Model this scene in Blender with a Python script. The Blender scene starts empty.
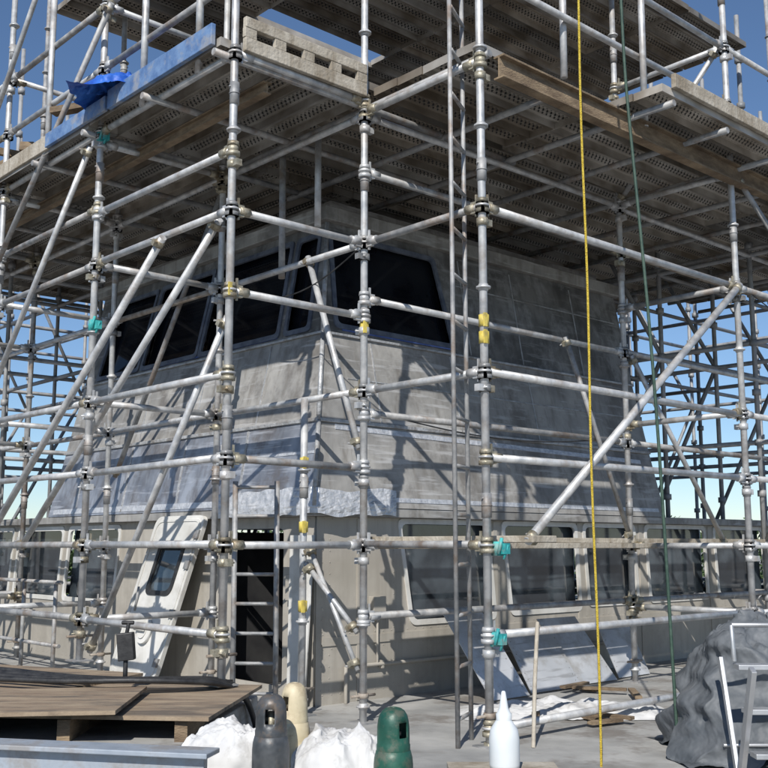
import bpy, bmesh, math, random
from mathutils import Vector, Matrix, noise
random.seed(7)
S = bpy.context.scene
RX, RY = math.sin(math.radians(47.5)), math.cos(math.radians(47.5))
def P(r, l, z):            # building grid: r along starboard run, l along port run
    return Vector((RX*r - RY*l, RY*r + RX*l, z))
RD = Vector((RX, RY, 0)); LD = Vector((-RY, RX, 0)); UP = Vector((0, 0, 1))

# ---------------------------------------------------------------- materials
def new_mat(name):
    m = bpy.data.materials.new(name); m.use_nodes = True
    nt = m.node_tree; b = nt.nodes['Principled BSDF']
    return m, nt, b
def N(nt, t, **kw):
    n = nt.nodes.new(t)
    for k, v in kw.items():
        if k in n.inputs: n.inputs[k].default_value = v
        else: setattr(n, k, v)
    return n
def noisy(name, c1, c2, scale=4, rough=.6, metal=0., bump=.15, bscale=40, stain=None, stain_scale=1.5,
          stain_amt=.5, stretch=(1, 1, 1), rough2=None, streak=None, scratch=None):
    m, nt, b = new_mat(name); lk = nt.links.new
    tc = N(nt, 'ShaderNodeTexCoord'); mp = N(nt, 'ShaderNodeMapping'); mp.inputs['Scale'].default_value = stretch
    lk(tc.outputs['Object'], mp.inputs['Vector'])
    n1 = N(nt, 'ShaderNodeTexNoise', Scale=scale, Detail=3., Roughness=.65); lk(mp.outputs[0], n1.inputs['Vector'])
    cr = N(nt, 'ShaderNodeValToRGB'); cr.color_ramp.elements[0].position = .35; cr.color_ramp.elements[1].position = .65
    cr.color_ramp.elements[0].color = (*c1, 1); cr.color_ramp.elements[1].color = (*c2, 1)
    lk(n1.outputs['Fac'], cr.inputs[0]); col = cr.outputs[0]
    if stain:
        n2 = N(nt, 'ShaderNodeTexNoise', Scale=stain_scale, Detail=5., Roughness=.7); lk(mp.outputs[0], n2.inputs['Vector'])
        r2 = N(nt, 'ShaderNodeValToRGB'); r2.color_ramp.elements[0].position = .50; r2.color_ramp.elements[1].position = .62
        r2.color_ramp.elements[1].color = (stain_amt,)*3 + (1,)
        lk(n2.outputs['Fac'], r2.inputs[0])
        mx = N(nt, 'ShaderNodeMixRGB'); lk(r2.outputs[0], mx.inputs[0]); lk(col, mx.inputs[1]); mx.inputs[2].default_value = (*stain, 1)
        col = mx.outputs[0]
    for kk, (cc, ms, lo, hi) in enumerate(((streak, (9, 9, .7), .5, .70), (scratch, (1.2, 1.2, 14), .56, .66))):
        if not cc: continue
        mp3 = N(nt, 'ShaderNodeMapping'); mp3.inputs['Scale'].default_value = ms; lk(tc.outputs['Object'], mp3.inputs['Vector'])
        n3 = N(nt, 'ShaderNodeTexNoise', Scale=1.4, Detail=4., Roughness=.6); lk(mp3.outputs[0], n3.inputs['Vector'])
        r3 = N(nt, 'ShaderNodeValToRGB'); r3.color_ramp.elements[0].position = lo; r3.color_ramp.elements[1].position = hi
        r3.color_ramp.elements[1].color = (.65, .65, .65, 1); lk(n3.outputs['Fac'], r3.inputs[0])
        mx3 = N(nt, 'ShaderNodeMixRGB'); lk(r3.outputs[0], mx3.inputs[0]); lk(col, mx3.inputs[1]); mx3.inputs[2].default_value = (*cc, 1)
        col = mx3.outputs[0]
    lk(col, b.inputs['Base Color'])
    b.inputs['Metallic'].default_value = metal
    mr = N(nt, 'ShaderNodeMapRange'); mr.inputs['To Min'].default_value = rough; mr.inputs['To Max'].default_value = rough2 if rough2 else min(1, rough+.25)
    lk(n1.outputs['Fac'], mr.inputs[0]); lk(mr.outputs[0], b.inputs['Roughness'])
    if bump:
        nb = N(nt, 'ShaderNodeTexNoise', Scale=bscale, Detail=2.); lk(mp.outputs[0], nb.inputs['Vector'])
        bp = N(nt, 'ShaderNodeBump', Strength=bump, Distance=.02); lk(nb.outputs['Fac'], bp.inputs['Height']); lk(bp.outputs[0], b.inputs['Normal'])
    return m
M = {}
M['galv'] = noisy('galvanised_steel', (.38, .39, .40), (.62, .62, .61), 9, .34, .35, 0, 60, (.27, .20, .14), 5, .4)
M['galv2'] = noisy('galvanised_dull', (.22, .225, .23), (.42, .415, .405), 9, .48, .3, 0, 60, (.20, .13, .08), 4, .6)
M['rusty'] = noisy('rusty_steel', (.20, .15, .11), (.38, .34, .29), 12, .7, .1, 0, 70)
M['bronze'] = noisy('plated_coupler', (.26, .24, .18), (.46, .42, .33), 20, .4, .5, .2, 60, (.18, .12, .06), 8, .6)
M['farsteel'] = noisy('weathered_steel', (.20, .21, .22), (.42, .425, .43), 6, .5, .25, 0, 40, (.15, .10, .06), 3, .4)
M['wall'] = noisy('aged_grey_paint', (.23, .225, .215), (.385, .375, .355), 2.6, .45, .15, .12, 30, (.145, .135, .125), 1.9, .8, streak=(.17, .155, .135), scratch=(.50, .50, .50))
M['wall_lo'] = noisy('deckhouse_paint', (.35, .325, .28), (.44, .41, .36), 1.5, .5, 0, .06, 20, (.27, .25, .215), 1.1, .55, streak=(.30, .275, .235))
M['wall_up'] = noisy('stripped_paint_shaded', (.09, .088, .084), (.21, .205, .195), 3.2, .5, .2, .2, 25, (.34, .34, .335), 2.8, .6, streak=(.075, .07, .064), scratch=(.32, .32, .315))  # mottled stripped paint, colours also lowered to paint in shade below the scaffold deck
M['skirt'] = noisy('bare_aluminium_skirt', (.26, .28, .32), (.50, .53, .58), 2.6, .33, .6, .18, 9, (.20, .17, .15), 2.4, .6, streak=(.19, .185, .19), scratch=(.68, .70, .74))
M['foil'] = noisy('foil_tape', (.50, .52, .55), (.72, .73, .75), 18, .35, .5, .5, 30)
M['seam'] = noisy('weld_seam', (.34, .35, .36), (.52, .53, .54), 14, .4, .4, .4, 40, (.2, .17, .14), 5, .6)
M['white'] = noisy('white_paint', (.56, .55, .51), (.68, .67, .64), 3, .45, 0, .05, 20, (.40, .38, .34), 2, .5)
M['wood'] = noisy('weathered_timber', (.13, .09, .055), (.28, .21, .135), 5, .75, 0, .4, 50, (.10, .07, .045), 2, .6, (1, 1, 3))
M['woodlt'] = noisy('pale_timber', (.32, .28, .22), (.48, .44, .37), 5, .7, 0, .3, 50, (.20, .16, .11), 3, .7, streak=(.2, .16, .11))
M['ply'] = noisy('plywood', (.22, .16, .11), (.35, .275, .19), 2.5, .75, 0, .25, 40, (.10, .085, .07), 1.5, .8, (1, 4, 1))
M['blue'] = noisy('blue_paint', (.07, .14, .30), (.15, .25, .43), 8, .5, 0, .1, 40, (.3, .3, .3), 6, .7)
M['tarpblue'] = noisy('blue_tarpaulin', (.01, .06, .35), (.03, .16, .60), 5, .4, 0, .8, 12)
M['teal'] = noisy('teal_paint', (.02, .26, .27), (.06, .42, .40), 15, .45, 0, .1, 40, (.25, .25, .22), 12, .6)
M['yellow'] = noisy('yellow_tag', (.55, .42, .06), (.68, .55, .14), 12, .5, 0, .1, 40, (.3, .25, .12), 14, .6)
M['rope'] = noisy('yellow_rope', (.55, .38, .03), (.72, .55, .08), 60, .8, 0, .8, 200)
M['greenrope'] = noisy('green_hose_rubber', (.02, .05, .035), (.05, .09, .065), 20, .5, 0, .1)
M['black'] = noisy('black_rubber', (.012, .012, .013), (.035, .035, .036), 10, .4, 0, .1)
M['deck'] = noisy('ship_deck_paint', (.25, .25, .24), (.40, .395, .375), 1.8, .65, 0, .15, 25, (.15, .13, .11), 1.6, .75, scratch=(.2, .19, .17))
M['coam'] = noisy('blue_grey_paint', (.24, .28, .33), (.36, .40, .45), 3, .45, .1, .1, 25, (.2, .17, .14), 3, .6)
M['greytarp'] = noisy('grey_tarpaulin', (.07, .08, .09), (.15, .16, .17), 4, .5, 0, .9, 12)
M['cloth'] = noisy('white_cloth', (.48, .48, .48), (.66, .66, .65), 4, .85, 0, .5, 10, (.34, .33, .31), 5, .6)
M['alu'] = noisy('mill_aluminium', (.46, .47, .48), (.60, .61, .62), 4, .35, .7, .05, 20, (.3, .3, .3), 3, .5)
M['panel'] = noisy('aluminium_sheet', (.48, .50, .52), (.68, .69, .70), 1.6, .35, .35, .08, 14, (.36, .34, .30), 2.4, .6, scratch=(.3, .3, .3))
M['cream'] = noisy('cream_paint', (.50, .43, .28), (.60, .52, .36), 8, .4, 0, .05, 20, (.3, .22, .14), 7, .6)
M['gunmetal'] = noisy('dark_grey_paint', (.045, .05, .055), (.12, .125, .13), 8, .35, .3, .1, 30, (.18, .13, .09), 9, .6)
M['green'] = noisy('green_paint', (.010, .065, .045), (.025, .11, .075), 8, .35, .1, .1, 30, (.14, .13, .10), 10, .6)
M['plastic'] = noisy('milky_plastic', (.56, .60, .62), (.66, .69, .70), 3, .3, 0, .02)
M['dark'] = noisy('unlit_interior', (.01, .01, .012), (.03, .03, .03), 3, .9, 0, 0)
M['mullion'] = noisy('window_frame', (.07, .085, .12), (.16, .18, .22), 8, .5, .2, .1)
M['maskblue'] = noisy('blue_masking_tape', (.05, .09, .25), (.10, .15, .36), 12, .6, 0, .1)
def glass(name, c1, c2, ior, hi=.62):
    m, nt, b = new_mat(name)
    n = N(nt, 'ShaderNodeTexNoise', Scale=2.5, Detail=3.)
    tc = N(nt, 'ShaderNodeTexCoord'); nt.links.new(tc.outputs['Object'], n.inputs['Vector'])
    cr = N(nt, 'ShaderNodeValToRGB'); cr.color_ramp.elements[0].color = (*c1, 1); cr.color_ramp.elements[1].color = (*c2, 1)
    cr.color_ramp.elements[0].position = .42; cr.color_ramp.elements[1].position = hi
    nt.links.new(n.outputs[0], cr.inputs[0]); nt.links.new(cr.outputs[0], b.inputs['Base Color']); b.inputs['Roughness'].default_value = .04; b.inputs['IOR'].default_value = ior
    M[name] = m
glass('dark_glass', (.004, .005, .008), (.012, .014, .018), 1.3); glass('window_glass', (.010, .014, .019), (.09, .11, .125), 1.9, .7)
# plank with perforations
m, nt, b = new_mat('perforated_plank'); M['plank'] = m; lk = nt.links.new
uv = N(nt, 'ShaderNodeUVMap'); uv.uv_map = 'UVMap'; mp = N(nt, 'ShaderNodeMapping'); mp.inputs['Scale'].default_value = (1/.045, 1/.036, 1); lk(uv.outputs[0], mp.inputs[0])
fr = N(nt, 'ShaderNodeVectorMath', operation='FRACTION'); lk(mp.outputs[0], fr.inputs[0])
sb = N(nt, 'ShaderNodeVectorMath', operation='SUBTRACT'); lk(fr.outputs[0], sb.inputs[0]); sb.inputs[1].default_value = (.5, .5, 0)
ln = N(nt, 'ShaderNodeVectorMath', operation='LENGTH'); lk(sb.outputs[0], ln.inputs[0])
lt = N(nt, 'ShaderNodeMath', operation='LESS_THAN'); lt.inputs[1].default_value = .24; lk(ln.outputs['Value'], lt.inputs[0])
tc = N(nt, 'ShaderNodeTexCoord'); n1 = N(nt, 'ShaderNodeTexNoise', Scale=3., Detail=4.); lk(tc.outputs['Object'], n1.inputs['Vector'])
cr = N(nt, 'ShaderNodeValToRGB'); cr.color_ramp.elements[0].position = .35; cr.color_ramp.elements[1].position = .68
cr.color_ramp.elements[0].color = (.26, .225, .18, 1); cr.color_ramp.elements[1].color = (.60, .575, .53, 1); lk(n1.outputs[0], cr.inputs[0])
oi = N(nt, 'ShaderNodeAttribute'); oi.attribute_name = 'tint'
ml = N(nt, 'ShaderNodeMixRGB', blend_type='MULTIPLY'); ml.inputs[0].default_value = 1; lk(cr.outputs[0], ml.inputs[1]); lk(oi.outputs['Color'], ml.inputs[2])
mx = N(nt, 'ShaderNodeMixRGB'); lk(lt.outputs[0], mx.inputs[0]); lk(ml.outputs[0], mx.inputs[1]); mx.inputs[2].default_value = (.03, .03, .03, 1)
lk(mx.outputs[0], b.inputs['Base Color']); b.inputs['Metallic'].default_value = .25; b.inputs['Roughness'].default_value = .5

# ---------------------------------------------------------------- builders
def empty(name):
    e = bpy.data.objects.new(name, None); S.collection.objects.link(e); return e
class MB:
    def __init__(s): s.v = []; s.f = []; s.sm = []
    def add(s, vs, fs, smooth=False):
        o = len(s.v); s.v += [tuple(v) for v in vs]
        for f in fs: s.f.append([i+o for i in f]); s.sm.append(smooth)
    def tube(s, a, b, r, n=10, r2=None, caps=True):
        a = Vector(a); b = Vector(b); d = b-a
        if d.length < 1e-6: return
        d.normalize(); x = d.orthogonal().normalized(); y = d.cross(x); r2 = r if r2 is None else r2
        vs = []
        for c, q in ((a, r), (b, r2)):
            for i in range(n):
                t = 2*math.pi*i/n; vs.append(c+x*(q*math.cos(t))+y*(q*math.sin(t)))
        o = len(s.v); s.v += [tuple(v) for v in vs]
        for i in range(n):
            j = (i+1) % n; s.f.append([o+i, o+j, o+n+j, o+n+i]); s.sm.append(True)
        if caps:
            s.f.append([o+i for i in range(n)][::-1]); s.sm.append(False)
            s.f.append([o+n+i for i in range(n)]); s.sm.append(False)
    def box(s, c, ax, hs):
        c = Vector(c); vs = []
        for i in (-1, 1):
            for j in (-1, 1):
                for k in (-1, 1):
                    vs.append(c+ax[0]*(i*hs[0])+ax[1]*(j*hs[1])+ax[2]*(k*hs[2]))
        s.add(vs, [[0, 1, 3, 2], [4, 6, 7, 5], [0, 4, 5, 1], [2, 3, 7, 6], [0, 2, 6, 4], [1, 5, 7, 3]])
    def lathe(s, c, prof, n=24, sm=True):
        c = Vector(c); o = len(s.v)
        for r, z in prof:
            for i in range(n):
                t = 2*math.pi*i/n; s.v.append((c.x+r*math.cos(t), c.y+r*math.sin(t), c.z+z))
        for k in range(len(prof)-1):
            for i in range(n):
                j = (i+1) % n; s.f.append([o+k*n+i, o+k*n+j, o+(k+1)*n+j, o+(k+1)*n+i]); s.sm.append(sm)
    def obj(s, name, mat, parent=None, bevel=0):
        me = bpy.data.meshes.new(name); me.from_pydata(s.v, [], s.f)
        me.polygons.foreach_set('use_smooth', s.sm); me.update()
        ob = bpy.data.objects.new(name, me); S.collection.objects.link(ob); me.materials.append(mat)
        if parent: ob.parent = parent
        if bevel:
            bv = ob.modifiers.new('bevel', 'BEVEL'); bv.width = bevel; bv.segments = 2; bv.limit_method = 'ANGLE'
        return ob
GA = (RD, LD, UP); XA = (Vector((1, 0, 0)), Vector((0, 1, 0)), UP)

# ---------------------------------------------------------------- scaffold
sc = empty('scaffolding')
T = {k: MB() for k in ('galv', 'galv2', 'rusty', 'bronze', 'teal', 'yellow')}
def pick():
    x = random.random(); return 'galv' if x < .76 else ('galv2' if x < .95 else 'rusty')
TR = .0245
def jit(a=.006): return Vector((random.uniform(-a, a), random.uniform(-a, a), random.uniform(-a, a)))
def tube(a, b, r=TR, k=None):
    T[k or pick()].tube(Vector(a)+jit(), Vector(b)+jit(), r, 10)
def coupler(p, dirs, k=None, big=1.0):
    k = k or ('bronze' if random.random() < .35 else 'galv'); m = T[k]
    m.tube(p-UP*.045, p-UP*.02, .043*big, 12); m.tube(p-UP*.02, p+UP*.02, .033, 12)
    m.tube(p+UP*.02, p+UP*.045, .039*big, 12, .034)
    for d in dirs:
        q = p+d*.055; side = d.cross(UP)
        m.box(q, (d, side, UP), (.028, .013, .036*big))
        m.box(p+d*.047+UP*.012, (d, side, UP), (.006, .006, .068))      # wedge
        m.tube(p+d*.05, p+d*.125, .0285, 10)
    if random.random() < .45:       # swivel clamp
        s_ = random.choice([RD, LD, -RD, -LD]); q = p-UP*.10
        m.tube(q-UP*.022, q+UP*.022, .036, 10); m.box(q+s_*.045, (s_, s_.cross(UP), UP), (.022, .02, .02))
        m.tube(q+s_*.03+s_.cross(UP)*.02, q+s_*.03-s_.cross(UP)*.05, .006, 6)
def post(r, l, z0, z1, base=True, ring=.5):
    k = 'galv' if random.random() < .75 else 'galv2'
    a = P(r, l, z0); b = P(r, l, z1)+jit(.012); T[k].tube(a, b, TR, 12)
    z = math.ceil((z0+.05)/ring)*ring
    while z < z1:
        q = P(r, l, z); T[k].tube(q-UP*.006, q+UP*.006, .044, 12); T[k].tube(q-UP*.02, q+UP*.02, .029, 12)
        z += ring
    z = z0+1.3+random.random()*.4
    while z < z1:                   # spigot joint
        q = P(r, l, z); T['galv2'].tube(q-UP*.07, q+UP*.07, .030, 12); T['galv2'].tube(q-UP*.003, q+UP*.003, .034, 12)
        T['galv2'].tube(q+UP*.04-RD*.04, q+UP*.04+RD*.04, .006, 6); z += 2.0
    if base:
        T['galv2'].box(a+UP*.004, GA, (.07, .07, .004)); T['galv2'].tube(a, a+UP*.28, .018, 8)
        T['rusty'].tube(a+UP*.15, a+UP*.18, .035, 8)
        T['rusty'].tube(a+UP*.165-RD*.1, a+UP*.165+RD*.1, .009, 6)
DZ = -1.1
A = (3.44, 5.11); B = (4.505, 5.11); C = (4.505, 4.05)
A2 = (3.44, 6.83); A3 = (3.44, 8.55); A4 = (3.44, 10.27); A5 = (3.44, 12.0)
B2 = (4.505, 6.83); B3 = (4.505, 8.55); B4 = (4.505, 10.27); B5 = (4.505, 12.0)
C2 = (7.455, 4.05); C3 = (10.4, 4.05); D2 = (7.455, 5.11); D3 = (10.4, 5.11)
for q in (A, A2, A3, A4, A5): post(*q, -.78 if q in (A, A2) else DZ, 6.2)
for q in (B, C, C2, C3, D2, D3, B3, B4, B5): post(*q, DZ, 6.2)
post(*B2, DZ, 6.2)
post(4.40, 5.60, DZ, 1.0)
def ledger(a, b, zs, k=None, cup=True):
    d = (P(*b, 0)-P(*a, 0)).normalized()
    for z in zs:
        dz = random.uniform(-.008, .008)
        tube(P(*a, z)+d*.03, P(*b, z+dz)-d*.03, .0235, k)
        if cup: coupler(P(*a, z), [d]); coupler(P(*b, z), [-d])
zo = [-.5, 0, .5, 1.0, 2.0, 3.0, 3.5, 4.0, 5.0]
for a, b in ((A, A2), (A2, A3), (A3, A4), (A4, A5)): ledger(a, b, zo)
ledger(A, A2, [2.38]); ledger(A2, A3, [2.42])
ledger(A, B, [0, .5, 1.5, 2.0, 3.0, 4.0, 5.0]); ledger(C, B, [0, 1.0, 2.0, 2.92, 4.0])
ledger(C, C2, [-.5, -1.0, .5, 1.0, 2.0, 3.5, 4.0, 5.0]); ledger(C2, C3, [-.5, 0, .5, 1, 2.0, 3.5, 4, 5])
for a, b in ((B, D2), (D2, D3)): ledger(a, b, [-.45, 0, .85, 1.62, 2.5, 2.9])
for a, b in ((B, B2), (B2, B3), (B3, B4), (B4, B5)): ledger(a, b, [0, 1.0, 2.0, 2.9])
for a, b in ((A2, B2), (A3, B3), (A4, B4), (A5, B5), (C2, D2), (C3, D3)): ledger(a, b, [-.5, 0, 1.0, 2.0, 2.92, 4.0])
def diag(a, b, r=TR, k='galv'):
    a = Vector(a); b = Vector(b); T[k].tube(a, b, r, 12); d = (b-a).normalized()
    for q in (a+d*.05, b-d*.05):
        o1 = d.orthogonal().normalized()
        T['bronze'].tube(q-d*.022, q+d*.022, .032, 10)
        T['bronze'].box(q+o1*.03, (d, o1, d.cross(o1)), (.018, .022, .016)); T['galv2'].tube(q+d.cross(o1)*.03-o1*.02, q+d.cross(o1)*.03+o1*.06, .006, 6)
diag(P(3.39, 5.82, 1.97), P(3.39, 8.6, -.12), .026)
diag(P(3.50, 5.33, 2.0), P(3.50, 8.0, -.02), .024, 'galv')
diag(P(3.46, 5.16, 1.35), P(3.5, 6.8, -.72), .022)
diag(P(4.80, 4.0, .02), P(7.42, 4.0, 2.0), .027)
diag(P(4.53, 5.75, 2.04), P(4.50, 5.15, .62), .022)
diag(P(4.40, 5.57, -.12), P(4.49, 5.15, -.55), .018); diag(P(4.43, 5.58, .0), P(4.47, 5.12, -.78), .016)
diag(P(3.39, 6.9, 2.9), P(3.39, 8.7, 1.0), .022); diag(P(3.36, 6.6, 3.9), P(3.36, 8.8, 2.0), .022, 'galv2')
diag(P(3.36, 7.3, 5.2), P(3.36, 9.1, 3.2), .022)
diag(P(4.55, 6.85, 2.9), P(4.55, 8.5, .6), .022, 'galv2')
diag(P(7.45, 4.1, 4.0), P(7.45, 5.1, 2.95), .022); diag(P(7.5, 4.02, 2.9), P(10.3, 4.02, 1.1), .022, 'galv2')
diag(P(7.5, 5.07, 1.6), P(8.9, 5.07, 0.), .022); diag(P(6.6, 5.07, 1.64), P(7.4, 5.07, .05), .02, 'galv2')
for (r, l, z, h) in ((4.56, 6.1, 1.95, 1.0), (4.65, 5.8, 2.3, .75), (5.4, 4.1, 3.1, .8), (6.2, 4.0, 2.95, 1.4), (3.42, 5.5, 3.0, 1.2), (3.42, 7.7, 3.0, 1.5), (3.42, 6.2, 3.0, 1.3), (9.0, 4.0, 3.0, 1.4)):
    tube(P(r, l, z), P(r, l, z+h))
for (r, l, z) in ((3.44, 5.11, 1.5), (4.505, 5.11, 1.42), (4.40, 5.60, .55), (4.505, 4.05, 1.2), (4.505, 4.05, 1.3), (4.4, 5.6, -.4), (4.4, 5.6, .12)):
    q = P(r, l, z); T['yellow'].tube(q-UP*.035, q+UP*.035, .031, 12)
    T['yellow'].box(q-LD*.03-RD*.02, (RD, LD, UP), (.012, .006, .04))
for (r, l, z) in ((3.44, 6.83, 1.55), (3.44, 6.83, 2.96), (4.56, 4.02, -.02), (4.53, 4.03, -.52)):
    q = P(r, l, z); T['teal'].tube(q-UP*.04, q+UP*.04, .036, 12); T['teal'].box(q-Vector((-.04, .03, 0)), GA, (.022, .018, .03))
    T['teal'].tube(q-UP*.03-Vector((0, .045, 0)), q+UP*.06-Vector((-.02, .045, 0)), .010, 8)
    T['teal'].tube(q+Vector((.03, -.04, -.06)), q+Vector((.055, -.04, .02)), .008, 8)
for k, m in T.items(): m.obj('tubes_'+k, M[k], sc)

# far scaffold around the rest of the house
fm = MB()
def fpost(r, l, z0, z1):
    fm.tube(P(r, l, z0), P(r, l, z1), TR, 6)
    z = -.5
    while z < z1:
        fm.tube(P(r, l, z)-UP*.03, P(r, l, z)+UP*.03, .042, 6); z += .5
rs = [3.44+1.065*i for i in range(9)]
for l in (10.9, 12.0, 13.4, 15.2):
    for i, r in enumerate(rs):
        fpost(r, l, DZ if l < 12.5 else -7, 5.5)
    for z in (-.5, 0, 1, 2, 2.9, 4): fm.tube(P(rs[0], l, z), P(rs[-1], l, z+random.uniform(-.03, .03)), TR, 6)
    for i in range(0, 8, 2):
        fm.tube(P(rs[i], l, 0), P(rs[i+1], l, 2), TR, 6); fm.tube(P(rs[i+1], l, 2), P(rs[i], l, 4), TR, 6)
for r in rs:
    for z in (0, 2, 2.9, 4): fm.tube(P(r, 10.9, z), P(r, 15.2, z), TR, 6)
ls = [4.05+1.06*i for i in range(9)]
for r in (9.7, 10.8, 12.2, 13.8):
    for l in ls: fpost(r, l, DZ if r < 12 else -7, 5.5)
    for z in (-.5, 0, 1, 2, 2.9, 4): fm.tube(P(r, ls[0], z), P(r, ls[-1], z+random.uniform(-.03, .03)), TR, 6)
    for i in range(0, 8, 2):
        fm.tube(P(r, ls[i], 2), P(r, ls[i+1], 0), TR, 6); fm.tube(P(r, ls[i], 2), P(r, ls[i+1], 4), TR, 6)
for l in ls:
    for z in (0, 2, 2.9, 4): fm.tube(P(9.7, l, z), P(13.8, l, z), TR, 6)
fm.obj('rear_bays', M['farsteel'], sc)

# planks
class PB:
    def __init__(s): s.v = []; s.f = []; s.uv = []; s.c = []
    def plank(s, a, d, side, length, w, tilt=0):
        h = w/2; pr = [(-h, -.055), (-h, 0)]
        for c in (-h*.62, -h*.2, h*.2, h*.62):
            pr += [(c-.012, 0), (c-.007, -.014), (c+.007, -.014), (c+.012, 0)]
        pr += [(h, 0), (h, -.055)]
        o = len(s.v); t = random.uniform(.45, 1.0); w_ = random.uniform(-.02, .05); tint = (t+w_, t, t-w_*1.2, 1)
        for k in (0, 1):
            for x, z in pr: s.v.append(tuple(a+d*(length*k)+side*x+UP*(z+tilt*x)))
        n_ = len(pr)
        for i in range(n_-1):
            s.f.append([o+i, o+i+1, o+n_+i+1, o+n_+i]); x0, x1 = pr[i][0], pr[i+1][0]
            s.uv.append([(0, x0), (0, x1), (length, x1), (length, x0)]); s.c.append(tint)
        for k in (0, 1):
            q = o+k*n_; s.f.append([q, q+1, q+n_-2, q+n_-1]); s.uv.append([(.0175, .0)]*4); s.c.append(tint)
    def obj(s, name, parent):
        me = bpy.data.meshes.new(name); me.from_pydata(s.v, [], s.f)
        me.uv_layers.new(name='UVMap'); me.color_attributes.new('tint', 'FLOAT_COLOR', 'CORNER')
        fu = []; fc = []
        for uvs, col in zip(s.uv, s.c):
            for q in uvs: fu += [q[0], q[1]]; fc += list(col)
        me.uv_layers['UVMap'].data.foreach_set('uv', fu); me.color_attributes['tint'].data.foreach_set('color', fc)
        me.materials.append(M['plank']); ob = bpy.data.objects.new(name, me); S.collection.objects.link(ob); ob.parent = parent
pb = PB()
def zone(r0, r1, l0, l1, z, along, seg, skip=0, w=.235):
    if along == 'L':
        x = r0
        while x+w <= r1+.01:
            y = l0
            while y < l1-.1:
                L_ = min(seg, l1-y)
                if random.random() >= skip: pb.plank(P(x+w/2, y, z+random.uniform(0, .012)), LD, RD, L_-.015, w-.008, random.uniform(-.02, .02))
                y += seg
            x += w+random.choice([.002, .004, .006, .012])
    else:
        y = l0
        while y+w <= l1+.01:
            x = r0
            while x < r1-.1:
                L_ = min(seg, r1-x)
                if random.random() >= skip: pb.plank(P(x, y+w/2, z+random.uniform(0, .012)), RD, LD, L_-.015, w-.008, random.uniform(-.02, .02))
                x += seg
            y += w+random.choice([.002, .004, .006, .012])
zone(3.34, 4.60, 5.13, 12.4, 3.07, 'L', 1.72)
zone(4.50, 6.25, 6.9, 12.4, 3.145, 'L', 1.72)
zone(5.9, 11.9, 3.66, 5.13, 3.07, 'R', 2.95)
zone(4.52, 5.89, 4.08, 5.13, 3.07, 'R', 1.37)
zone(4.50, 4.9, 5.10, 7.1, 3.145, 'R', .4)
zone(4.9, 12.0, 5.00, 7.15, 3.145, 'R', 1.475)
zone(6.02, 12.0, 6.9, 12.4, 3.22, 'R', 1.475)
zone(4.0, 9.5, 4.9, 9.2, 5.05, 'R', 1.475, .06)
pb.obj('deck_planks', sc)
g = MB(); w_ = MB(); bl = MB(); wl = MB()
def ibeam(m, a, b, h=.12, w=.07, t=.006):
    d = (b-a).normalized(); s_ = d.cross(UP); c = (a+b)/2; L_ = (b-a).length/2
    m.box(c, (d, s_, UP), (L_, t/2, h/2-t)); m.box(c+UP*(h/2-t/2), (d, s_, UP), (L_, w/2, t/2)); m.box(c-UP*(h/2-t/2), (d, s_, UP), (L_, w/2, t/2))
for l in (5.14, 6.0, 6.86, 7.7, 8.6, 9.45, 10.3, 11.2, 12.1): g.tube(P(3.3, l, 2.975), P(6.1, l, 2.975), TR, 8)
for r in (4.54, 5.3, 6.0, 6.7, 7.49, 8.2, 8.95, 9.7, 10.4, 11.2, 11.9): g.tube(P(r, 3.64 if r > 5.8 else 4.0, 2.96), P(r, 7.0, 2.96), TR, 8)
g.obj('bearers', M['galv2'], sc)
ibeam(w_, P(4.62, 4.0, 2.90), P(8.0, 4.0, 2.90), .15, .08, .012); ibeam(w_, P(8.02, 4.0, 2.90), P(11.9, 4.0, 2.90), .15, .08, .012)
ibeam(w_, P(3.75, 5.2, 2.90), P(3.75, 12, 2.90), .08, .06, .01)
w_.box(P(5.0, 5.9, 4.95), GA, (1.4, .06, .06)); w_.box(P(5.6, 5.0, 4.93), GA, (1.6, .02, .09))
w_.obj('timber_beams', M['wood'], sc)
# slotted toe board across the notch
wl.box(P(3.98, 5.075, 3.06), GA, (.50, .018, .045)); wl.box(P(3.98, 5.075, 3.205), GA, (.50, .018, .035))
for i in range(5): wl.box(P(3.52+i*.23, 5.075, 3.138), GA, (.045, .015, .032))
wl.box(P(3.34, 9.4, 3.10), GA, (.016, 1.9, .06)); wl.box(P(7.6, 3.64, 3.12), GA, (1.6, .018, .05))
wl.obj('toe_boards', M['woodlt'], sc, .004)
bl.box(P(3.31, 5.82, 3.10), GA, (.016, .66, .07)); bl.box(P(3.31, 7.0, 3.09), GA, (.014, .48, .055)); bl.obj('blue_toe_board', M['blue'], sc, .004)
wk = MB()
wk.box(P(6.6, 5.17, .035), GA, (1.95, .11, .02)); wk.box(P(9.5, 5.2, .035), GA, (.9, .11, .02)); wk.box(P(4.9, 4.5, .035), (LD, RD, UP), (.55, .11, .02))
wk.box(P(6.0, 4.95, -.005), GA, (1.45, .11, .019)); wk.box(P(9.0, 4.95, .0), GA, (1.4, .11, .019)); wk.obj('walkway_boards', M['woodlt'], sc, .004)
ck = MB()
for i in range(30):
    r = random.uniform(3.5, 4.4); l = random.uniform(6.9, 10); a = random.uniform(0, 3); ax = Vector((math.cos(a), math.sin(a), random.uniform(-.3, .3))).normalized(); s_ = ax.cross(UP).normalized()
    ck.box(P(r, l, 3.2+random.uniform(0, .25)), (ax, s_, s_.cross(ax)), (random.uniform(.1, .45), random.uniform(.02, .09), random.uniform(.02, .06)))
ck.obj('stacked_offcuts', M['wood'], sc)

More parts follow.
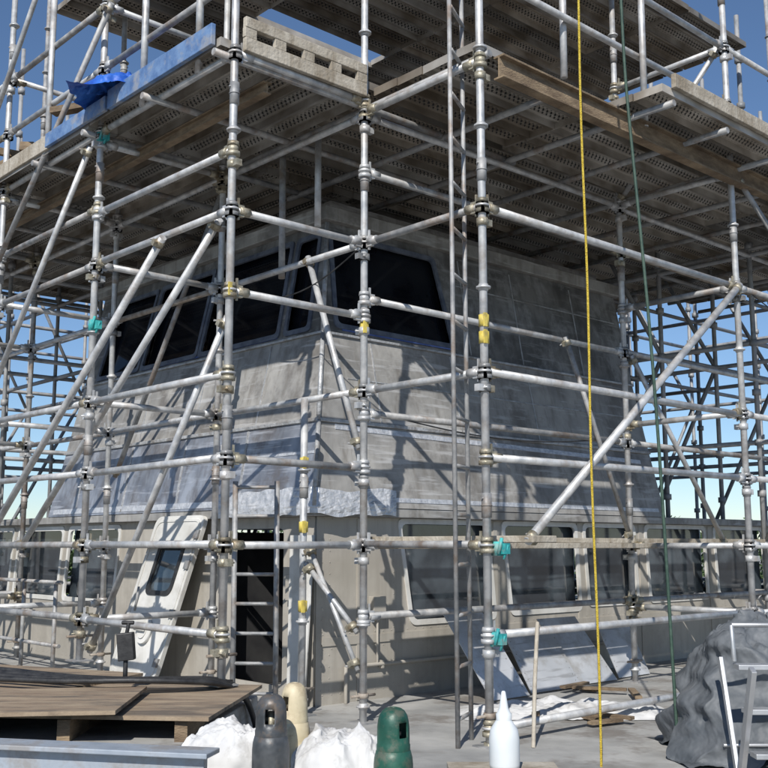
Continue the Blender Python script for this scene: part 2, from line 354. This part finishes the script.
# ---------------------------------------------------------------- ship superstructure
sh = empty('ship_superstructure')
def rrect(x0, x1, y0, y1, r=.05, sh0=0., sh1=0., n=5):
    cs = [(x1, y1), (x0, y1), (x0+sh0, y0), (x1+sh1, y0)]; out = []
    for i in range(4):
        p = Vector(cs[i]); a = (Vector(cs[i-1])-p).normalized(); b = (Vector(cs[(i+1) % 4])-p).normalized()
        for k in range(n+1):
            t = k/n; q = p+a*r*(1-t)**2+b*r*t**2; out.append((q.x, q.y))
    return out
def sheet(name, outline, holes, org, ax, ay, th, mat, parent):
    cu = bpy.data.curves.new('tmp', 'CURVE'); cu.dimensions = '2D'; cu.fill_mode = 'BOTH'; cu.extrude = th/2
    for loop in [outline]+holes:
        sp = cu.splines.new('POLY'); sp.points.add(len(loop)-1); sp.use_cyclic_u = True
        for p, q in zip(sp.points, loop): p.co = (q[0], q[1], 0, 1)
    co = bpy.data.objects.new('tmp', cu); S.collection.objects.link(co); dg = bpy.context.evaluated_depsgraph_get()
    me = bpy.data.meshes.new_from_object(co.evaluated_get(dg)); bpy.data.objects.remove(co)
    az = ax.cross(ay).normalized(); mt = Matrix((ax, ay, az)).transposed().to_4x4(); mt.translation = org
    me.transform(mt); me.materials.clear(); me.materials.append(mat); me.name = name
    ob = bpy.data.objects.new(name, me); S.collection.objects.link(ob)
    if parent: ob.parent = parent
    return ob
def ring(loop, grow):
    c = Vector((sum(p[0] for p in loop)/len(loop), sum(p[1] for p in loop)/len(loop)))
    xs = [p[0] for p in loop]; ys = [p[1] for p in loop]; hx = (max(xs)-min(xs))/2; hy = (max(ys)-min(ys))/2
    return [(c.x+(p[0]-c.x)*(1+grow/hx), c.y+(p[1]-c.y)*(1+grow/hy)) for p in loop]
R0, L0, R1, L1 = 4.62, 5.76, 9.0, 9.95
lv = [(.27, 0.), (.90, .16), (1.60, .33), (2.55, .52)]
def face_right(i, mat, holes=[], name='panel'):
    (z0, b0), (z1, b1) = lv[i], lv[i+1]; o = P(R0+b0, L0+b0, z0); up = P(0, b1-b0, z1-z0)-P(0, 0, 0); h = up.length; up.normalize()
    d = b1-b0; W = R1-R0-b0
    return sheet(name, [(0, 0), (W, 0), (W, h), (d, h)], holes, o, RD, up, .012, mat, sh), o, up, h
def face_left(i, mat, holes=[], name='panel'):
    (z0, b0), (z1, b1) = lv[i], lv[i+1]; o = P(R0+b0, L0+b0, z0); up = P(b1-b0, 0, z1-z0)-P(0, 0, 0); h = up.length; up.normalize()
    d = b1-b0; W = L1-L0-b0
    return sheet(name, [(0, 0), (W, 0), (W, h), (d, h)], holes, o, LD, up, .012, mat, sh), o, up, h
face_right(0, M['wall'], name='lower_flare_starboard'); face_left(0, M['skirt'], name='aluminium_skirt')
face_right(1, M['wall'], name='mid_wall_starboard'); face_left(1, M['wall'], name='mid_wall_port')
hw = [rrect(.20, 1.34, .08, .86, .05, -.06, .09)]
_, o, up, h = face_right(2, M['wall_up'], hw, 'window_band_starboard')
def glaze(loops, o, ax, up, nsign, depth=.05, gm='dark_glass', fr=.03, fm='mullion'):
    nz = ax.cross(up).normalized()*nsign      # outward
    for lp in loops:
        sheet('glass_pane', ring(lp, .03), [], o-nz*depth, ax, up, .006, M[gm], sh)
        sheet('window_frame', ring(lp, fr), [ring(lp, -.012)], o+nz*.010, ax, up, .02, M[fm], sh)
glaze(hw, o, RD, up, 1)
hl = [rrect(.24, .50, .06, .86, .04, -.06, -.03), rrect(.60, 1.66, .06, .86, .04, -.02, .05), rrect(1.74, 2.62, .06, .85, .04, .04, .1), rrect(2.72, 3.45, .06, .84, .04, .08, .14)]
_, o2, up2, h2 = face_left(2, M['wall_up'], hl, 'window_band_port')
glaze(hl, o2, LD, up2, -1)
fo = MB(); ld = MB(); sm_ = MB()
for (z, b0, hh, pr) in ((.905, .16, .028, .012), (1.60, .33, .02, .014)):
    ld.box(P((R0+b0+R1)/2, L0+b0-pr/2-.008, z), GA, ((R1-R0-b0)/2, pr, hh/2)); ld.box(P(R0+b0-pr/2-.008, (L0+b0+L1)/2, z+.001), GA, (pr, (L1-L0-b0)/2+.012, hh/2))
ld.obj('ledge_moulding', M['seam'], sh, .004)
def lerp_b(z):
    for (z0, b0), (z1, b1) in zip(lv, lv[1:]):
        if z0 <= z <= z1: return b0+(b1-b0)*(z-z0)/(z1-z0)
    return 0
def on_right(x, z): return P(x, L0+lerp_b(z), z)
def on_left(x, z): return P(R0+lerp_b(z), x, z)
def strip(m, fn, a, b, w, out, off=.008, th=.003):
    pa = fn(*a); pb_ = fn(*b); d = (pb_-pa).normalized(); nn = out+Vector((0, 0, .25)); nn = nn-nn.dot(d)*d; nn.normalize(); s_ = d.cross(nn)
    m.box((pa+pb_)/2+nn*off, (d, s_, nn), ((pb_-pa).length/2, w/2, th))
for z in (.31, .66): strip(fo, on_left, (L0+.12, z), (L1-.1, z+random.uniform(-.01, .01)), .02 if z > .5 else .05, -RD)
for x in (6.7, 7.6, 8.5, 9.4): strip(sm_, on_left, (x, .29), (x+.08, .88), .025, -RD)
for z in (.33,): strip(fo, on_right, (R0+.15, z), (R1-.1, z), .035, -LD)
strip(fo, on_right, (R0+.3, .86), (R1-.2, .80), .04, -LD)
for x in (5.4, 6.3, 7.3, 8.2): strip(sm_, on_right, (x, .92), (x+.02, 1.57), .012, -LD)
for x in (6.6, 7.3, 8.2): strip(sm_, on_right, (x, 1.62), (x+.02, 2.5), .014, -LD)
for z in (1.25, 1.95, 2.25): strip(sm_, on_right, (R0+.5 if z < 1.5 else R0+1.9, z), (R1-.1, z), .010, -LD)
for x in (6.7, 7.6, 8.5): strip(sm_, on_left, (x, .92), (x+.02, 1.57), .012, -RD)
fo.obj('foil_tape_seams', M['foil'], sh); sm_.obj('weld_seams', M['seam'], sh)
cn = MB()
for (z0, b0), (z1, b1) in zip(lv, lv[1:]):
    cn.tube(P(R0+b0-.004, L0+b0-.004, z0), P(R0+b1-.004, L0+b1-.004, z1), .018, 8)
cn.obj('corner_moulding', M['seam'], sh)
bm = bmesh.new(); vs = []
n_u, n_v = 80, 16
for j in range(n_v+1):
    row = []
    for i in range(n_u+1):
        u = i/n_u; v = j/n_v; z = .21+.19*v+(.05*noise.noise(Vector((u*7, 2, 1)))*v); t = (u-.62)*2.0; b = .16*(max(z, .27)-.27)/.63
        p = P(R0+b+max(t, 0)-.02*(t <= 0)-.005, L0+b+max(-t, 0)-.02*(t > 0)-.005, z)
        w = noise.fractal(Vector((u*16, v*4, 3)), .9, 2, 4)*.010; p = p+(-RD if t < 0 else -LD)*(abs(w)+.004)+UP*(.03*noise.noise(Vector((u*9, 0, 1)))*(1 if j in (0, n_v) else 0))
        row.append(bm.verts.new(p))
    vs.append(row)
for j in range(n_v):
    for i in range(n_u): bm.faces.new((vs[j][i], vs[j][i+1], vs[j+1][i+1], vs[j+1][i]))
me = bpy.data.meshes.new('foil_wrap'); bm.to_mesh(me); me.materials.append(M['foil']); ob = bpy.data.objects.new('foil_wrap', me); S.collection.objects.link(ob); ob.parent = sh
bk = MB(); b3 = lv[3][1]
for (z0, b0), (z1, b1) in zip(lv, lv[1:]):
    bk.add([P(R1, L0+b0, z0), P(R1, L1, z0), P(R1, L1, z1), P(R1, L0+b1, z1)], [[0, 1, 2, 3]])
    bk.add([P(R0+b0, L1, z0), P(R1, L1, z0), P(R1, L1, z1), P(R0+b1, L1, z1)], [[0, 1, 2, 3]])
cz = 2.61
bk.box(P((R0+b3-.07+R1+.05)/2, (L0+b3-.07+L1+.05)/2, cz), GA, ((R1-R0-b3+.12)/2, (L1-L0-b3+.12)/2, .058))
bk.box(P((R0+b3+R1)/2+.1, (L0+b3+L1)/2+.1, 2.75), GA, ((R1-R0-b3)/2-.1, (L1-L0-b3)/2-.1, .08))
bk.obj('roof_and_cornice', M['wall'], sh, .008)
mk = MB(); strip(mk, on_right, (R0+.52, 1.645), (R0+1.75, 1.645), .02, -LD, .012)
strip(mk, on_left, (L0+.9, 1.635), (L0+3.0, 1.635), .015, -RD, .012); mk.obj('sill_masking', M['maskblue'], sh)
rl, ll = 4.70, 5.84; zt = .27
ln2 = MB(); ln2.box(P((R0+R1)/2+1.4, (L0+L1)/2+1.0, .235), GA, ((R1-R0)/2+1.4, (L1-L0)/2+1.0, .033)); ln2.obj('deckhouse_top', M['wall'], sh, .006)
o = P(rl, ll, DZ); H = zt-.07-DZ
def z_(z): return z-DZ
wr = [rrect(.80, 1.78, z_(-.57), z_(.17), .06, .13, .08), rrect(1.98, 2.95, z_(-.55), z_(.17), .06, .10, .05), rrect(3.08, 3.85, z_(-.52), z_(.17), .06, .06, .04),
      rrect(4.05, 5.1, z_(-.52), z_(.17), .06, .06, .04), rrect(5.3, 6.3, z_(-.52), z_(.17), .06, .06, .04), rrect(6.5, 7.4, z_(-.52), z_(.17), .06, .06, .04)]
sheet('deckhouse_wall_starboard', [(0, 0), (8, 0), (8, H), (0, H)], wr, o, RD, UP, .02, M['wall_lo'], sh)
glaze(wr, o, RD, UP, 1, .06, 'window_glass', .028, 'white')
wlh = [rrect(.36, 1.0, z_(-1.0), z_(.12), .05), rrect(2.78, 3.75, z_(-.5), z_(.15), .06, .1, .1), rrect(3.9, 4.9, z_(-.5), z_(.15), .06, .1, .1), rrect(5.05, 6.1, z_(-.5), z_(.15), .06, .1, .1)]
sheet('deckhouse_wall_port', [(0, 0), (8, 0), (8, H), (0, H)], wlh, o, LD, UP, .02, M['wall_lo'], sh)
glaze(wlh[1:], o, LD, UP, -1, .06, 'window_glass', .03, 'white')
it = MB()
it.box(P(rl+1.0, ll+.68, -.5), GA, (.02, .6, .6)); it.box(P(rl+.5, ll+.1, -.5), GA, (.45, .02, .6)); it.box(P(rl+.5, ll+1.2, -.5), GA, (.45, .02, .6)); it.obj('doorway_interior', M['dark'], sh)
rv = MB()
def rivet(p, nrm, r=.006):
    x = nrm.orthogonal().normalized(); y = nrm.cross(x); pts = [p+nrm*.005]+[p+x*r*math.cos(t)+y*r*math.sin(t) for t in [i*math.pi/3 for i in range(6)]]
    rv.add(pts, [[0, 1+i, 1+(i+1) % 6] for i in range(6)], True)
for i in range(95):
    for z in (.185, -.62, -.72, -1.03): rivet(P(rl+.06+i*.082, ll-.011, z), -LD)
for i in range(90):
    for z in (.185, -1.03): rivet(P(rl-.011, ll+.06+i*.082, z), -RD)
for x in (.05, .12, .74, 1.88, 3.0):
    for k in range(14): rivet(P(rl+x, ll-.011, -1.0+k*.08), -LD)
rv.obj('rivets', M['wall_lo'], sh)
st = MB()
for x in (.40, 1.88, 3.0, 3.96, 5.2, 6.4): st.box(P(rl+x, ll-.013, (-1.09+zt-.08)/2), GA, (.025, .004, H/2-.01))
st.box(P(rl+3.9, ll-.014, -.67), GA, (3.85, .005, .03)); st.obj('seam_straps', M['wall_lo'], sh)
pf = MB(); pf.tube(P(rl+.25, ll-.04, -.85), P(rl+3.6, ll-.04, -.87), .014, 8); pf.tube(P(rl+.25, ll-.04, -.85), P(rl+.25, ll-.04, DZ), .014, 8)
for x in (.6, 1.4, 2.2, 3.0): pf.box(P(rl+x, ll-.03, -.855), GA, (.012, .018, .03))
pf.box(P(rl+.55, ll-.04, -.45), GA, (.06, .03, .08)); pf.tube(P(rl+.55, ll-.04, -.53), P(rl+.55, ll-.04, -.85), .009, 8)
pf.box(P(rl-.03, ll+.22, -.3), GA, (.03, .05, .09)); pf.tube(P(rl-.03, ll+.22, -.39), P(rl-.03, ll+.22, DZ), .010, 8)
pf.obj('conduit_and_boxes', M['wall_lo'], sh, .003)
sheet('corner_panel', [(0, 0), (.20, 0), (.24, 1.15), (-.03, 1.15)], [], P(rl-.10, ll-.02, DZ+.02), LD, (UP+RD*.04).normalized(), .01, M['white'], sh)
# open door leaf, leaning
dr = empty('ship_door'); LEAN = (UP*1.25+LD*-.36-RD*-.20).normalized()
dax = LD; o = P(4.40, 7.45, -1.06)
ol = rrect(0, .74, 0, 1.36, .09); wn = rrect(.18, .52, .72, 1.12, .07)
sheet('leaf', ol, [wn], o, dax, LEAN, .035, M['white'], dr); nd = dax.cross(LEAN).normalized()
sheet('glass', ring(wn, .01), [], o, dax, LEAN, .01, M['window_glass'], dr)
if nd.dot(-RD) < 0: nd = -nd
sheet('window_gasket', ring(wn, .03), [ring(wn, -.01)], o+nd*.02, dax, LEAN, .014, M['black'], dr)
sheet('raised_rim', ring(ol, -.03), [ring(ol, -.05)], o+nd*.02, dax, LEAN, .008, M['white'], dr)
hb = MB(); c = o+dax*.36+LEAN*.40+nd*.018
hb.tube(c, c+nd*.03, .11, 24); hb.tube(c+nd*.03, c+nd*.04, .07, 24); hb.tube(c+nd*.06-dax*.07, c+nd*.06+dax*.07, .012, 8); hb.tube(c, c+nd*.06, .014, 8)
hb.obj('hand_wheel', M['white'], dr); h2_ = MB()
for z in (.15, .55, .95, 1.2): h2_.box(o+dax*.035+LEAN*z+nd*.025, (dax, LEAN, nd), (.03, .035, .012))
h2_.tube(o+dax*.62+LEAN*.55+nd*.02, o+dax*.62+LEAN*.75+nd*.05, .010, 8); h2_.obj('dogs', M['galv2'], dr)

hull = empty('ship_hull'); hb = MB()
hb.box(P(5.5, 5.5, DZ-.06), GA, (9.5, 9.5, .06)); hb.obj('deck', M['deck'], hull)
hs = MB(); hs.box(P(5.5, 5.5, -4.6), GA, (9.4, 9.4, 3.43)); hs.obj('hull_side', M['wall'], hull)

# ---------------------------------------------------------------- ladders
def ladder(name, a, b, z0, z1, step, r=.016, mat='galv'):
    m = MB(); a = Vector(a); b = Vector(b)
    for q in (a, b): m.tube(q+UP*z0, q+UP*z1+Vector((-.01, 0, 0)), r, 10)
    z = z0+.15
    while z < z1: m.tube(a+UP*z, b+UP*z, .012, 8); z += step
    e = empty(name); m.obj('rails_and_rungs', M[mat], e)
ladder('scaffold_ladder', (.405, 5.98, 0), (.500, 6.24, 0), DZ, 4.2, .28, .014, 'galv2')
ladder('scaffold_ladder', (-.70, 7.0, 0), (-.98, 7.02, 0), DZ, .42, .19, .018, 'galv2')

# ---------------------------------------------------------------- ropes, hoses
def curve_obj(name, pts, r, mat, kind='NURBS'):
    cu = bpy.data.curves.new(name, 'CURVE'); cu.dimensions = '3D'; cu.bevel_depth = r; cu.bevel_resolution = 3
    sp = cu.splines.new(kind); sp.points.add(len(pts)-1); sp.use_endpoint_u = True; sp.order_u = 4
    for p, q in zip(sp.points, pts): p.co = (*q, 1)
    ob = bpy.data.objects.new(name, cu); S.collection.objects.link(ob); cu.materials.append(mat); return ob
curve_obj('yellow_rope', [(1.09+.006*math.sin(i*1.3), 5.5+.004*math.cos(i), 3.9-i*.42) for i in range(13)], .0065, M['rope'])
curve_obj('green_hose', [(1.42, 5.9, 3.9), (1.43, 5.9, 2.9), (1.44, 5.92, 2.7), (1.50, 5.88, 1.6), (1.53, 5.85, .8), (1.545, 5.83, 0), (1.56, 5.8, -1.08)], .009, M['greenrope'])
PZ = -.78
for k in range(4):
    pts = [(-3.2, 6.6-k*.14, PZ+.07), (-2.4, 6.5-k*.16, PZ+.06), (-1.9+k*.05, 6.1-k*.10, PZ+.05), (-1.4, 5.95-k*.07, PZ+.045+.01*k), (-1.05, 6.0-k*.05, PZ+.05), (-.85, 6.12-k*.04, PZ+.03), (-.78, 6.3, PZ-.1), (-.75, 6.4, DZ+.03)]
    curve_obj('black_hose', pts, .016, M['black'])
for (a, b, sg) in ((P(4.505, 5.11, 2.0), P(4.505, 6.83, 2.05), .25), (P(7.45, 5.11, .9), P(4.505, 5.11, .88), .12), (P(7.45, 4.05, 2.05), P(10.4, 4.05, 2.0), .25)):
    curve_obj('power_cable', [a, a*.75+b*.25-UP*sg*.8, a*.5+b*.5-UP*sg*1.1, a*.25+b*.75-UP*sg*.8, b], .005, M['black'])

# plywood platform
pp = empty('plywood_platform'); pl = MB()
def ply(c, ang, hx, hy, z, tilt=0.):
    ax = Vector((math.cos(ang), math.sin(ang), tilt)).normalized(); ay = Vector((-math.sin(ang), math.cos(ang), 0)); az = ax.cross(ay)
    pl.box(Vector((c[0], c[1], z)), (ax, ay, az), (hx, hy, .009))
ply((-1.95, 5.75), -.10, 1.2, .58, PZ-.02); ply((-2.2, 5.35), .05, .95, .42, PZ+.012, .01); ply((-2.7, 6.5), -.35, 1.1, .55, PZ+.006, -.01)
pl.obj('sheets', M['ply'], pp); jb = MB()
for x in (-2.7, -2.1, -1.5, -.95): jb.box((x, 5.85, PZ-.08), XA, (.03, .75, .05))
jb.obj('joists', M['wood'], pp)
# painted steel plinth that carries the boards
pt = empty('deck_plinth'); m = MB(); m.box((-2.3, 5.95, (PZ-.13+DZ)/2), (Vector((.995, -.10, 0)).normalized(), Vector((.10, .995, 0)).normalized(), UP), (1.45, .85, (PZ-.13-DZ)/2)); m.obj('casing', M['deck'], pt, .01)
cm = empty('steel_coaming'); c_ = MB(); ax = Vector((1, -.22, 0)).normalized(); ay = Vector((.22, 1, 0)).normalized()
c_.box((-1.62, 4.46, -.80), (ax, ay, UP), (.98, .07, .010)); c_.box((-1.62, 4.46, -.955), (ax, ay, UP), (.95, .02, .144)); c_.obj('flanged_plate', M['coam'], cm, .004)
rl_ = empty('deck_railing'); q_ = MB()
for i in range(7): q_.tube(P(3.9, 8.2+i*.6, DZ), P(3.9, 8.2+i*.6, -.3), .018, 8)
for z in (-.3, -.55, -.8): q_.tube(P(3.9, 8.1, z), P(3.9, 12.0, z), .016, 8)
q_.obj('rails', M['galv2'], rl_)
wlh_ = empty('work_light'); q_ = MB(); c = Vector((-1.44, 6.02, -.56))
q_.box(c, (Vector((1, 0, .1)).normalized(), Vector((0, 1, 0)), Vector((-.1, 0, 1)).normalized()), (.045, .03, .075)); q_.tube(c+UP*.07, c+Vector((.01, 0, .13)), .012, 8)
q_.tube(c+UP*.13-Vector((.03, 0, 0)), c+UP*.13+Vector((.04, 0, 0)), .012, 8); q_.tube(c-UP*.07, c-UP*.20, .014, 8); q_.obj('housing', M['black'], wlh_, .008)

# ---------------------------------------------------------------- gas cylinders
def gas(name, x, y, top, r, capm, bodym, rot):
    e = empty(name); base = DZ; m = MB(); hb_ = top-base-.14
    m.lathe((x, y, base), [(0, 0), (r, .005), (r, hb_-.06), (r*.97, hb_-.035), (r*.88, hb_-.01), (r*.7, hb_), (0, hb_+.005)], 32); m.obj('body', M[bodym], e)
    c = MB(); n_ = 48; prof = [(.80, -.01), (.86, .0), (.86, .03), (.83, .036), (.83, .06), (.82, .095), (.79, .115), (.72, .137), (.58, .153), (.40, .162), (.2, .166), (.13, .162)]
    z0 = base+hb_-.02
    for rr, z in prof:
        for i in range(n_): t = 2*math.pi*i/n_+rot; c.v.append((x+r*rr*math.cos(t), y+r*rr*math.sin(t), z0+z))
    for k in range(len(prof)-1):
        for i in range(n_):
            if k in (4, 5) and (i % 24) in (0, 1, 2, 3, 4): continue
            j = (i+1) % n_; c.f.append([k*n_+i, k*n_+j, (k+1)*n_+j, (k+1)*n_+i]); c.sm.append(True)
    ob = c.obj('valve_cap', M[capm], e); so = ob.modifiers.new('s', 'SOLIDIFY'); so.thickness = .005; so.offset = -1
    v = MB(); v.tube((x, y, z0), (x, y, z0+.1), .014, 10); v.tube((x-.03, y, z0+.07), (x+.03, y, z0+.07), .009, 8); v.obj('valve', M['bronze'], e)
gas('gas_cylinder', -.435, 4.2, -.575, .072, 'gunmetal', 'gunmetal', -1.9)
gas('gas_cylinder', -.365, 4.42, -.56, .066, 'cream', 'cream', -2.6)
gas('gas_cylinder', .035, 4.1, -.61, .074, 'green', 'green', -1.2)
e = empty('squeeze_bottle'); m = MB(); bx, by, bz = .435, 3.95, -.80
m.lathe((bx, by, bz), [(0, 0), (.052, .003), (.055, .02), (.055, .11), (.050, .14), (.034, .165), (.026, .175)], 32); m.obj('bottle', M['plastic'], e)
m = MB(); m.lathe((bx, by, bz), [(.028, .168), (.029, .195), (.024, .20), (.017, .215), (.008, .27), (.005, .275), (0, .275)], 24); m.obj('nozzle_cap', M['plastic'], e)
e = empty('wooden_crate'); m = MB()
m.box((bx, by, -.815), XA, (.2, .15, .013))
for dx in (-.18, .18):
    for dy in (-.13, .13): m.box((bx+dx, by+dy, (-.83+DZ)/2), XA, (.018, .018, (-.83-DZ)/2))
for z in (-.88, -.98, -1.06): m.box((bx, by-.15, z), XA, (.2, .009, .035)); m.box((bx, by+.15, z), XA, (.2, .009, .035))
m.obj('slats', M['woodlt'], e)

def crumple(name, c, hx, hy, h, mat, seed, fr=5, amp=.05, n_=70, fall=2.2):
    bm = bmesh.new(); g_ = []
    for j in range(n_+1):
        row = []
        for i in range(n_+1):
            u = i/n_*2-1; v = j/n_*2-1; d = max(abs(u), abs(v))*.5+math.hypot(u, v)*.5
            e_ = 1-min(1, (d/1.05))**fall
            p = Vector((u*hx, v*hy, 0)); nz = noise.fractal(Vector((p.x*fr+seed, p.y*fr, seed*1.7)), .8, 2.1, 5)
            rg = 1-abs(noise.noise(Vector((p.x*fr*1.3+seed*3, p.y*fr*1.3, seed))))*2
            z = e_*h+(nz*amp+rg*amp*.5)*(.3+e_)
            p += Vector((noise.noise(p*fr+Vector((9, 0, seed+z*9))), noise.noise(p*fr+Vector((0, 9, seed+z*9))), 0))*amp*1.2
            row.append(bm.verts.new(Vector(c)+Vector((p.x, p.y, max(.004, z)))))
        g_.append(row)
    for j in range(n_):
        for i in range(n_): bm.faces.new((g_[j][i], g_[j][i+1], g_[j+1][i+1], g_[j+1][i])).smooth = True
    me = bpy.data.meshes.new(name); bm.to_mesh(me); me.materials.append(mat); ob = bpy.data.objects.new(name, me); S.collection.objects.link(ob)
    return ob
crumple('drop_cloth', (-.58, 4.60, DZ), .36, .16, .32, M['cloth'], 3.3, 9, .035, 110, fall=5)
crumple('drop_cloth', (-.16, 4.35, DZ), .24, .16, .35, M['cloth'], 8.1, 10, .03, 100, fall=5)
crumple('grey_tarpaulin', (2.02, 5.85, DZ), .50, .45, .66, M['greytarp'], 5.2, 4.5, .075, 110, fall=2.6)
crumple('white_plastic_sheet', (1.2, 7.2, DZ), .7, .3, .06, M['cloth'], 11.2, 6, .03, 90)
e = empty('step_ladder'); m = MB(); c = Vector((1.84, 5.15, DZ))
for sx in (-.17, .17):
    m.box(c+Vector((sx, -.13, .27)), (Vector((1, 0, 0)), Vector((0, 1, -2.2)).normalized(), Vector((0, 2.2, 1)).normalized()), (.012, .30, .025))
    m.box(c+Vector((sx*.9, .17, .27)), (Vector((1, 0, 0)), Vector((0, 1, 2.8)).normalized(), Vector((0, -2.8, 1)).normalized()), (.010, .29, .018))
for k, z in enumerate((.16, .34, .53)): m.box(c+Vector((0, -.20+k*.09, z)), XA, (.17, .045, .012))
for sx in (-.17, .17): m.tube(c+Vector((sx, 0, .55)), c+Vector((sx, .02, .72)), .012, 8)
m.tube(c+Vector((-.17, .02, .72)), c+Vector((.17, .02, .72)), .012, 8); m.tube(c+Vector((-.16, .26, .12)), c+Vector((.16, .26, .12)), .010, 8)
m.obj('frame', M['alu'], e, .003)
def lean(name, r, l, w, h, a, sk, mt='panel'):
    up_ = (UP*math.cos(a)+LD*math.sin(a)).normalized(); o = P(r, l, DZ+.01); e = empty(name)
    hol = [[(x+.006*math.cos(t*math.pi/3), y+.006*math.sin(t*math.pi/3)) for t in range(6)] for x in (.03, w-.03) for y in [h*.1+k*h*.1 for k in range(9)]]
    sheet('sheet', [(0, 0), (w, 0), (w+sk, h), (sk, h)], [[(x+sk*y/h, y) for x, y in hh] for hh in hol], o, RD, up_, .006, M[mt], e)
lean('metal_panel', 5.75, 5.15, .42, .74, .55, -.12); lean('metal_panel', 6.25, 5.20, .60, .55, .65, .06); lean('metal_panel', 6.9, 5.25, .5, .60, .6, -.1)
lean('metal_panel', 7.5, 5.3, .45, .5, .6, .1)
curve_obj('wooden_pole', [(.82, 6.0, DZ), (.85, 6.1, -.75), (.90, 6.3, -.45)], .012, M['woodlt'], 'POLY')
crumple('blue_tarpaulin', tuple(P(3.50, 6.5, 3.12)), .38, .38, .16, M['tarpblue'], 2.2, 7, .05, 60)
e = empty('timber_offcuts'); m = MB()
for i in range(16):
    a = random.uniform(0, 3.1); ax = Vector((math.cos(a), math.sin(a), 0)); m.box((random.uniform(.8, 2.6), random.uniform(6.6, 8.4), DZ+.015+i*.0023), (ax, ax.cross(UP), UP), (random.uniform(.06, .28), .025, .010))
m.obj('pieces', M['wood'], e)

# ---------------------------------------------------------------- ground, tree line
g = MB(); g.box((0, 0, -8.1), XA, (3000, 3000, .05)); g.obj('ground', noisy('yard_concrete', (.22, .21, .19), (.32, .31, .29), .05, .85, 0, 0, 3))
mt = noisy('foliage', (.03, .055, .02), (.07, .11, .035), 1.2, .8, 0, 0, 4)
bm = bmesh.new()
for k in range(150):
    ang = math.radians(-45+90*k/150); d = 170+random.uniform(-12, 12); cx, cy = d*math.sin(ang), d*math.cos(ang); hh = random.uniform(7, 13)
    for i in range(190):
        v = Vector((random.gauss(0, 1), random.gauss(0, 1), random.gauss(0, 1))); v.normalize(); v *= random.random()**.4
        p = Vector((cx+v.x*4.2, cy+v.y*3, -8+hh*.5+v.z*hh*.5)); s_ = random.uniform(.2, .6)
        a1 = Vector((random.gauss(0, 1), random.gauss(0, 1), random.gauss(0, 1))).normalized()*s_; a2 = a1.orthogonal().normalized()*s_
        bm.faces.new([bm.verts.new(p+a1), bm.verts.new(p+a2), bm.verts.new(p-a1), bm.verts.new(p-a2)])
me = bpy.data.meshes.new('distant_trees'); bm.to_mesh(me); me.materials.append(mt); ob = bpy.data.objects.new('distant_trees', me); S.collection.objects.link(ob)

# ---------------------------------------------------------------- light, sky, camera
EL = math.radians(39); to_sun = Vector((-.20, -1, 0)).normalized()
dirv = Vector((to_sun.x*math.cos(EL), to_sun.y*math.cos(EL), math.sin(EL)))
sd = bpy.data.lights.new('sun', 'SUN'); sd.energy = 5.0; sd.angle = math.radians(.5); sd.color = (1, .96, .90)
so = bpy.data.objects.new('sun', sd); S.collection.objects.link(so); so.rotation_euler = dirv.to_track_quat('Z', 'Y').to_euler(); so.location = (0, -10, 20)
w = bpy.data.worlds.new('World'); S.world = w; w.use_nodes = True; nt = w.node_tree
sk = nt.nodes.new('ShaderNodeTexSky'); sk.sky_type = 'NISHITA'; sk.sun_disc = False; sk.sun_elevation = EL; sk.sun_rotation = math.atan2(to_sun.x, to_sun.y)
sk.air_density = .9; sk.dust_density = .1; sk.ozone_density = 5.0
nt.links.new(sk.outputs[0], nt.nodes['Background'].inputs[0]); nt.nodes['Background'].inputs[1].default_value = .11
cd = bpy.data.cameras.new('camera'); cd.lens = 49.22; cd.sensor_width = 36; cd.clip_end = 6000; cd.clip_start = .05
co = bpy.data.objects.new('camera', cd); S.collection.objects.link(co); co.rotation_euler = (math.radians(98.72), 0, 0); S.camera = co
S.view_settings.view_transform = 'Standard'; S.view_settings.look = 'None'; S.view_settings.exposure = 0
